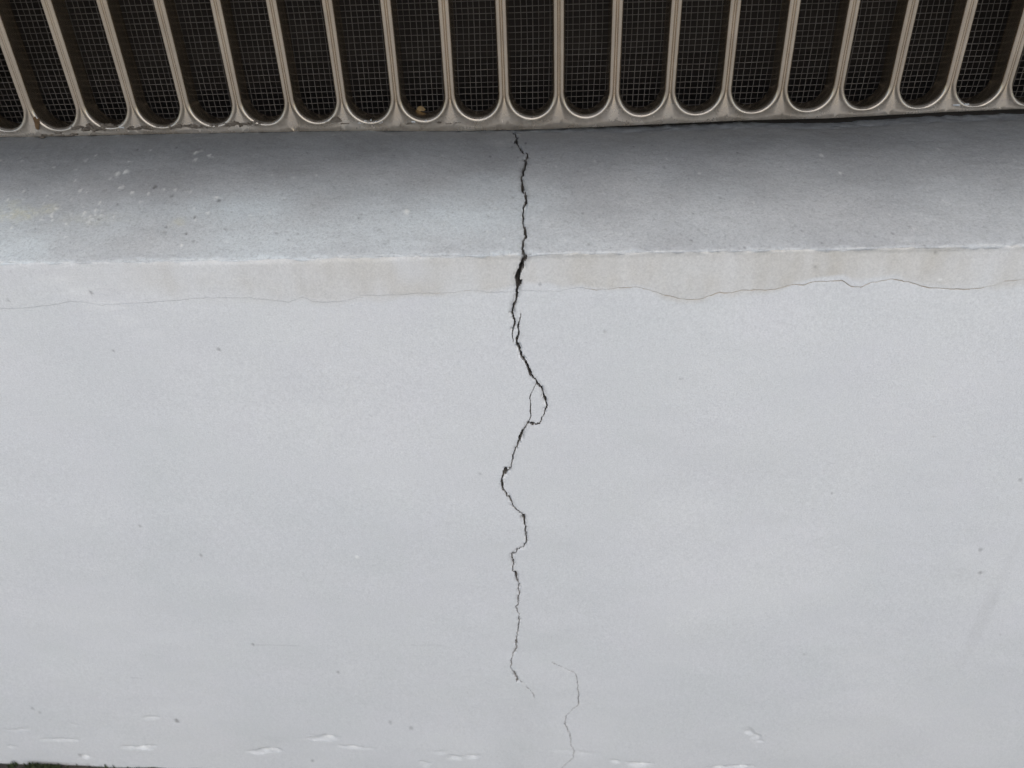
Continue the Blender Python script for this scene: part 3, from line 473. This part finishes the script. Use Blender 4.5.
    quads = np.stack([idx[:-1, :-1], idx[1:, :-1], idx[1:, 1:], idx[:-1, 1:]], -1).reshape(-1, 4)
    fl = np.where(groove > np.where(line_id == 0, 0.26, 0.22), line_id, -1)
    f4 = np.stack([fl[:-1, :-1], fl[1:, :-1], fl[1:, 1:], fl[:-1, 1:]], -1).reshape(-1, 4)
    cnt = (f4 >= 0).sum(1)
    fid = np.where(cnt >= 2, f4.max(1), -1)
    rowc = np.repeat(0.5 * (rows[:-1] + rows[1:]), nc - 1)
    region = np.where(rowc < -1.0, 10, np.where(rowc < h0, 11, 12))
    part_of = np.where(fid >= 0, fid, region)
    lichen = np.zeros_like(X)
    for x, s, rx, rs, v in LICHEN:
        lichen = np.maximum(lichen, v * np.clip(1.4 - np.hypot((X - x) / rx, (Sx - s) / rs) - 0.4 * vnoise(X / 5, Sx / 6, 38), 0, 1))
    attrs = dict(lichen=lichen, bare=bare, cement=cement, speck_and_light=speck_and_light, back_tone=back_tone, front_tint=front_tint)
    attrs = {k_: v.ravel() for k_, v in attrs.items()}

    root = empty('foundation_wall', (0, 0, -0.445))
    tag(root, 'pale grey painted concrete wall base with a long jagged vertical crack and a cement sill', 'wall')
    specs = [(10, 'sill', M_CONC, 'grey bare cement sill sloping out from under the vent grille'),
             (11, 'plaster_band', M_CONC, 'beige unpainted strip under the sill edge'),
             (12, 'wall_face', M_CONC, None),
             (0, 'crack', M_CRACK, 'long dark jagged crack running down from the vent grille'),
             (1, 'crack', M_CRACK, 'short thin side crack looping left of the main crack'),
             (2, 'crack', M_FAINT, 'faint separate crack low on the wall right of the main crack'),
             (3, 'hairline_crack', M_HAIR, 'fine wavy horizontal hairline below the beige strip')]
    for pid, name, mat, lab in specs:
        qs = quads[part_of == pid]
        if len(qs) == 0: continue
        used, inv = np.unique(qs, return_inverse=True)
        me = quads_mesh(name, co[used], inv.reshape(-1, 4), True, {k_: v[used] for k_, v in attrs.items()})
        o = link_mesh(name, me, mat, root, (0, 0, 0))
        if lab: tag(o, lab)
    return root

wall = build_wall()

# ------------------------------------------------------------------ the house wall above the vent, and an unseen slab added to shade the sill
bm = bmesh.new(); box(bm, -1.5, 1.5, SILL - 0.004, SILL + 0.28, 0.345, 1.1)
box(bm, -1.5, BARS[0] * 0.001 - 0.0305, SILL - 0.002, SILL + 0.28, 0.0, 0.3449)
box(bm, BARS[-1] * 0.001 + 0.0305, 1.5, SILL - 0.002, SILL + 0.28, 0.0, 0.3449)
upper = bm_obj('upper_wall', bm, M_RENDER, wall)
bm = bmesh.new(); box(bm, -1.5, 1.5, -0.08, SILL - 0.006, 0.178, 0.23)
shade_slab = bm_obj('shade_slab', bm, M_RENDER, wall)

# ------------------------------------------------------------------ vent grille
BX = [b * 0.001 for b in BARS]
HALF = 0.0034
ZBOT = 0.0368                      # lowest point of a slot opening
ZTOP = 0.318
ZC = 0.01285
RB = np.minimum(np.array(RAILBOT), 1e9) * 0.001
RB[:, 1] = np.minimum(RB[:, 1], 0.0340)
PROFILE = [(-0.9, 12.5), (-0.6, 6.5), (-0.3, 3.6), (-0.1, 2.3), (0.15, 1.3), (0.5, 0.68), (1.05, 0.22), (1.75, 0.0), (2.35, 0.22), (2.9, 0.95), (3.4, 1.7)]
grille = empty('vent_grille', (0, SILL, 0.0315))
tag(grille, 'bronze metal vent grille with tall round ended slots and wire mesh behind', 'vent grille')

def rail_mesh(name, flip):
    co, quads = [], []
    for i in range(len(BX) - 1):
        xc, hp = 0.5 * (BX[i] + BX[i + 1]), 0.5 * (BX[i + 1] - BX[i])
        R_ = hp - HALF
        zc = ZBOT + ZC
        zb = 0.0300
        corner = math.atan2(zc - zb, hp)
        ang = sorted(set([round(a, 6) for a in np.linspace(0, math.pi, 33)] + [round(corner, 6), round(math.pi - corner, 6)]))
        base = len(co)
        for a in ang:
            dx, dz = math.cos(a), -math.sin(a)
            lim = min(hp / abs(dx) if abs(dx) > 1e-6 else 9, (zc - zb) / -dz if dz < -1e-6 else 9)
            tmax = lim - R_
            g = 1.0 - 0.82 * min(1.0, max(0.0, (-dz - 0.04) / 0.9)) ** 0.8      # the groove of a bar runs out into the flat rail
            row = [(t * 0.001, d * 0.001 * (g if t > 1.8 else 1.0)) for t, d in PROFILE]
            for f in (0.5, 1.0):
                row.append((max(row[10][0], row[10][0] + (tmax - row[10][0]) * f), 0.00170 * g))
            row.append((row[-1][0], 0.00170 * g))       # bottom return, pushed back below
            row.append((row[-1][0], 0.00170 * g))
            for kk, (t, d) in enumerate(row):
                r_ = R_ + t
                x, z, y = xc + r_ * dx, zc + r_ * dz, SILL + d
                if z < 0.0362:
                    z += (np.interp(x, RB[:, 0], RB[:, 1]) - zb) * min(1, (0.0362 - z) / 0.0062)
                if corner - 1e-5 <= a <= math.pi - corner + 1e-5:
                    if kk == len(row) - 2: z -= 0.0004; y += 0.0004
                    if kk == len(row) - 1: z -= 0.0002; y += 0.009
                if flip: z = ZTOP + ZBOT - z
                co.append((x, y, z))
        K = len(PROFILE) + 4
        for j in range(len(ang) - 1):
            low = ang[j] >= corner - 1e-5 and ang[j + 1] <= math.pi - corner + 1e-5
            for kk in range(K - 1 if low else K - 3):
                a0 = base + j * K + kk
                f = (a0, a0 + 1, a0 + 1 + K, a0 + K)
                quads.append(f if flip else f[::-1])
    me = quads_mesh(name, np.array(co), np.array(quads), True)
    bm_ = bmesh.new(); bm_.from_mesh(me)
    bmesh.ops.remove_doubles(bm_, verts=bm_.verts, dist=0.00002)
    bmesh.ops.recalc_face_normals(bm_, faces=bm_.faces)
    bm_.to_mesh(me); bm_.free()
    me.polygons.foreach_set('use_smooth', np.ones(len(me.polygons), dtype=bool))
    return me

link_mesh('bottom_rail', rail_mesh('bottom_rail', False), M_METAL, grille)
link_mesh('top_rail', rail_mesh('top_rail', True), M_METAL, grille)

def bar_mesh(variant):
    r = random.Random(variant)
    z0, z1 = ZBOT + ZC, ZTOP - ZC
    zs_ = np.linspace(0, z1 - z0, 15)
    sec = [(-(HALF - t * 0.001), d * 0.001) for t, d in PROFILE] + [((HALF - t * 0.001), d * 0.001) for t, d in PROFILE[::-1]][1:]
    co, quads = [], []
    dent = r.uniform(0.02, 0.2)
    for z in zs_:
        wob = 0.00022 * math.sin(z * 31 + variant) * math.sin(math.pi * z / (z1 - z0))
        for u, d in sec:
            co.append((u * (1 - 0.0) + wob, d + 0.0002 * math.sin(math.pi * z / (z1 - z0)) * math.sin(z * 47 + variant * 2), z))
    K = len(sec)
    for j in range(len(zs_) - 1):
        for kk in range(K - 1):
            a0 = j * K + kk
            quads.append((a0, a0 + 1, a0 + 1 + K, a0 + K))
    return quads_mesh('bar', np.array(co), np.array(quads), True), z0
variants = [bar_mesh(v) for v in range(4)]
for i, x in enumerate(BX):
    if i in (0, len(BX) - 1): continue
    me, z0 = variants[(i * 7) % 4]
    link_mesh('bar', me, M_METAL, grille, (x, SILL, z0))

# frame ends, dark box behind
bm = bmesh.new()
x0, x1 = BX[0], BX[-1]
yb0, yb1 = SILL + 0.0175, SILL + 0.25
box(bm, x0 - 0.02, x1 + 0.02, yb1, yb1 + 0.004, 0.02, 0.34)
box(bm, x0 - 0.02, x1 + 0.02, yb0, yb1 - 0.0005, 0.026, 0.030)
box(bm, x0 - 0.02, x1 + 0.02, yb0, yb1 - 0.0005, 0.325, 0.329)
box(bm, x0 - 0.02, x0 - 0.016, yb0 + 0.001, yb1 - 0.0005, 0.0302, 0.3248)
box(bm, x1 + 0.016, x1 + 0.02, yb0 + 0.001, yb1 - 0.0005, 0.0302, 0.3248)
box(bm, x0 - 0.02, x1 + 0.02, SILL + 0.0095, SILL + 0.0105, 0.018, 0.0335)
bm_obj('vent_box', bm, M_DARK, grille)
for s_, xe in ((-1, x0), (1, x1)):
    bm = bmesh.new()
    a, b = sorted((xe, xe + s_ * 0.03))
    box(bm, a, b, SILL + 0.0003, SILL + 0.012, 0.029, 0.33)
    bmesh.ops.bevel(bm, geom=bm.edges[:], offset=0.001, segments=2, affect='EDGES')
    bm_obj('end_plate', bm, M_METAL, grille)

# woven wire screen
def wire_screen():
    r = random.Random(7)
    co, quads = [], []
    def tube(pts, rad, vertical):
        b = len(co)
        for (x, y, z) in pts:
            if vertical: co.extend([(x - rad, y, z), (x, y - rad, z), (x + rad, y, z), (x, y + rad, z)])
            else: co.extend([(x, y, z - rad), (x, y - rad, z), (x, y, z + rad), (x, y + rad, z)])
        for j in range(len(pts) - 1):
            for kk in range(4):
                a0, a1 = b + j * 4 + kk, b + j * 4 + (kk + 1) % 4
                quads.append((a0, a1, a1 + 4, a0 + 4))
    p = 0.00342
    yw = SILL + 0.0160
    nx = int((x1 - x0) / p); nz = int(0.29 / p)
    zs_ = [0.0335 + p * j for j in range(nz + 1)]
    for i in range(nx):
        ph = r.uniform(0, 6.3); jx = r.gauss(0, 0.00016); ax = r.uniform(0, 0.00035)
        pts = []
        for j in range(0, nz + 1):
            if j > 34 and j % 3: continue
            z = zs_[j]
            sx = 0.0005 * math.sin(z * 60 + i * 0.02)
            pts.append((x0 + p * (i + 0.5) + jx + ax * math.sin(z * 90 + ph) + sx, yw + (0.00018 if (i + j) % 2 else -0.00018), z))
        tube(pts, 0.0002 * r.uniform(0.75, 1.25), True)
    for j in range(nz + 1):
        ph = r.uniform(0, 6.3); jz = r.gauss(0, 0.00014); az = r.uniform(0.0001, 0.0003)
        pts = []
        for i in range(nx + 1):
            x = x0 + p * (i + 0.5)
            pts.append((x, yw - (0.00018 if (i + j) % 2 else -0.00018), zs_[j] + jz + az * math.sin(x * 37 + ph)))
        tube(pts, 0.0002 * r.uniform(0.75, 1.25), False)
    return quads_mesh('wire_mesh', np.array(co), np.array(quads), True)
tag(link_mesh('wire_mesh', wire_screen(), M_WIRE, grille), kind='stuff')

# ------------------------------------------------------------------ bits caught on the grille
def scrap(name, pts, bend, thick, mat, loc, rot, label, cat):
    """a small torn, curled flake with real thickness"""
    bm_ = bmesh.new()
    top = [bm_.verts.new((x, bend * (x * x + 0.5 * z * z) - thick / 2, z)) for x, z in pts]
    ctr_f = bm_.verts.new((0, -thick / 2, 0))
    bot = [bm_.verts.new((x, bend * (x * x + 0.5 * z * z) + thick / 2, z)) for x, z in pts]
    ctr_b = bm_.verts.new((0, thick / 2, 0))
    n_ = len(pts)
    for i in range(n_):
        j = (i + 1) % n_
        bm_.faces.new((ctr_f, top[j], top[i])); bm_.faces.new((ctr_b, bot[i], bot[j]))
        bm_.faces.new((top[i], top[j], bot[j], bot[i]))
    o = bm_obj(name, bm_, mat, None, False, loc)
    o.rotation_euler = rot
    return tag(o, label, cat)

mm = 0.001
scrap('leaf_scrap', [(-1.3*mm, -3.6*mm), (0.1*mm, -4.4*mm), (1.0*mm, -2.2*mm), (1.9*mm, 0.6*mm), (2.2*mm, 3.4*mm), (0.8*mm, 2.6*mm), (0.0*mm, 4.2*mm), (-1.5*mm, 3.0*mm), (-1.0*mm, 0.4*mm)],
      60, 0.3*mm, M_LEAF, (-0.3118, SILL - 0.0008, 0.0402), (0.1, 0.15, 0.2), 'dark brown dried leaf scrap stuck upright on the grille rail at its left end', 'leaf')
scrap('leaf_scrap', [(-2.6*mm, -0.8*mm), (-0.6*mm, -1.6*mm), (1.8*mm, -1.2*mm), (2.9*mm, -0.2*mm), (1.5*mm, 1.1*mm), (-0.4*mm, 1.7*mm), (-2.0*mm, 1.0*mm)],
      70, 0.3*mm, M_TAN, (-0.0752, SILL + 0.0135, 0.0398), (-0.5, 0.15, 0.1), 'small tan leaf scrap lying in the foot of a grille slot against the wire mesh', 'leaf')
scrap('dirt_clod', [(-3.6*mm, -0.9*mm), (-1.5*mm, -1.5*mm), (1.6*mm, -1.2*mm), (4.0*mm, -0.7*mm), (2.8*mm, 0.9*mm), (0.6*mm, 1.9*mm), (-1.6*mm, 1.3*mm)],
      40, 1.2*mm, M_DIRT, (-0.1262, SILL - 0.0001, 0.0375), (0.1, 0.1, 0), 'dark brown clod of dirt on the grille rail beneath a bar, left of the crack', 'dirt')

def lumps(name, spots, mat, label, cat, seed):
    r = random.Random(seed)
    bm_ = bmesh.new()
    for x, z, a, b, c in spots:
        ret = bmesh.ops.create_icosphere(bm_, subdivisions=2, radius=1.0)
        for v in ret['verts']:
            n_ = v.co.copy()
            f = 1 + 0.28 * math.sin(n_.x * 5 + x * 900) + 0.22 * math.sin(n_.z * 7 + z * 900 + n_.y * 4) + r.uniform(-0.1, 0.1)
            v.co = Vector((x + n_.x * a * f, SILL + 0.0004 + n_.y * c * f, z + n_.z * b * f))
    return tag(bm_obj(name, bm_, mat, None, True), label, cat, kind='stuff')

r = random.Random(12)
spots = []
def run(xa, xb, z, n, hgt):
    for i in range(n):
        spots.append((xa + (xb - xa) * (i + r.random()) / n, z + r.gauss(0, 0.0005), r.uniform(0.0011, 0.003), r.uniform(0.3, 0.8) * hgt, r.uniform(0.0003, 0.0007)))
run(-0.292, -0.262, 0.0372, 14, 0.0016)
run(-0.285, -0.270, 0.0352, 7, 0.0018)
run(-0.256, -0.238, 0.0352, 10, 0.0011)
run(-0.230, -0.200, 0.0358, 15, 0.0014)
run(-0.196, -0.172, 0.0365, 12, 0.0015)
run(-0.315, -0.290, 0.0325, 8, 0.0010)
run(-0.085, -0.052, 0.0342, 9, 0.0006)
run(-0.140, -0.118, 0.0365, 5, 0.0008)
lumps('dirt_crust', spots, M_DIRT, 'patchy brown crust of dirt clinging along the left of the grille rail', 'dirt', 3)
spots = [(-0.112 + 0.0013 * i + r.uniform(-.0006, .0006), 0.0357 + r.gauss(0, 0.0005), r.uniform(0.0004, 0.0011), r.uniform(0.0003, 0.0006), 0.0004) for i in range(12)]
spots += [(-0.0785, 0.0352, .0012, .0007, .0005), (-0.071, 0.0356, .0008, .0005, .0004), (-0.2595, 0.0362, .0016, .0006, .0006), (0.2437, 0.0370, .0022, .0006, .0006), (0.249, 0.0372, .0015, .0005, .0005)]
lumps('paint_flakes', spots, M_FLAKE, 'whitish flakes of old paint dotted along the grille rail', 'paint flakes', 4)

# ------------------------------------------------------------------ ground
def ground():
    xs = np.concatenate([-np.geomspace(400, 0.62, 24), np.arange(-0.6, 0.6, 0.012), np.geomspace(0.62, 400, 24)])
    ys = np.concatenate([-np.geomspace(400, 0.32, 24), np.arange(-0.3, 0.1, 0.012), np.geomspace(0.12, 400, 20)])
    X, Y = np.meshgrid(xs, ys)
    near = np.exp(-(np.hypot(X, Y) / 1.2) ** 2)
    Z = -0.4485 + near * (0.0025 * vnoise(X / 0.05, Y / 0.05, 51) + 0.0018 * vnoise(X / 0.018, Y / 0.018, 52))
    Z += 0.0138 * np.clip((-0.20 - X) / 0.28, 0, 1.3) * np.exp(-(Y / 0.12) ** 2)
    Z += 0.05 * (1 - near) * vnoise(X / 6, Y / 6, 53)
    n, m = X.shape
    idx = np.arange(n * m).reshape(n, m)
    quads = np.stack([idx[:-1, :-1], idx[:-1, 1:], idx[1:, 1:], idx[1:, :-1]], -1).reshape(-1, 4)
    return link_mesh('ground', quads_mesh('ground', np.stack([X, Y, Z], -1).reshape(-1, 3), quads, True), M_SOIL)
def bounce_slab():
    bm_ = bmesh.new()
    box(bm_, -60, 60, -14, -0.42, -0.50, -0.436)  # out of view, added to bounce light onto the grille and wall
    bmesh.ops.bevel(bm_, geom=[e for e in bm_.edges if all(abs(v.co.y + 0.42) < 1e-4 and v.co.z > -0.44 for v in e.verts)], offset=0.006, segments=2, affect='EDGES')
    return bm_obj('bounce_slab', bm_, M_BOUNCE)
tag(bounce_slab(), 'unseen pale concrete slab added in front of the wall to bounce light', kind='structure')
tag(ground(), 'dark bare soil at the foot of the wall', kind='structure')

def grass():
    r_ = random.Random(9)
    bm_ = bmesh.new()
    for i in range(900):
        if i < 150:
            x, y = r_.gauss(-0.412, 0.012), -abs(r_.gauss(0.004, 0.008)) - 0.001
            h = r_.uniform(0.0005, 0.004)
        elif i < 260:
            x, y = r_.uniform(-0.50, -0.33), -abs(r_.gauss(0.01, 0.02)) - 0.001
            h = r_.uniform(0.001, 0.004)
        else:
            x, y = r_.uniform(-0.9, 0.9), -r_.uniform(0.01, 0.40)
            h = r_.uniform(0.008, 0.03)
            if y > -0.06 and x > -0.35: h *= 0.1
        z = -0.4535 + 0.0138 * min(1.3, max(0, (-0.20 - x) / 0.28)) * math.exp(-(y / 0.12) ** 2)
        a = r_.uniform(0, 6.28); wd = r_.uniform(0.0006, 0.0013)
        dx, dy = math.cos(a), math.sin(a)
        lx, ly = r_.gauss(0, 0.35) * h, r_.gauss(-0.1, 0.3) * h
        if y + ly > -0.001: ly = -0.001 - y
        prev = None
        for s_, f in ((0, 1), (0.4, 0.9), (0.75, 0.6), (1, 0.08)):
            cx, cy, cz = x + lx * s_ * s_, y + ly * s_ * s_, z + (h + 0.004) * s_
            v = [bm_.verts.new((cx + dx * wd * f, min(cy + dy * wd * f, -0.0008), cz)), bm_.verts.new((cx - dx * wd * f, min(cy - dy * wd * f, -0.0008), cz))]
            if prev: bm_.faces.new((prev[0], prev[1], v[1], v[0]))
            prev = v
    return tag(bm_obj('grass', bm_, M_GRASS, None, True), 'short dark grass blades growing from soil along the wall foot', 'grass', kind='stuff')
grass()
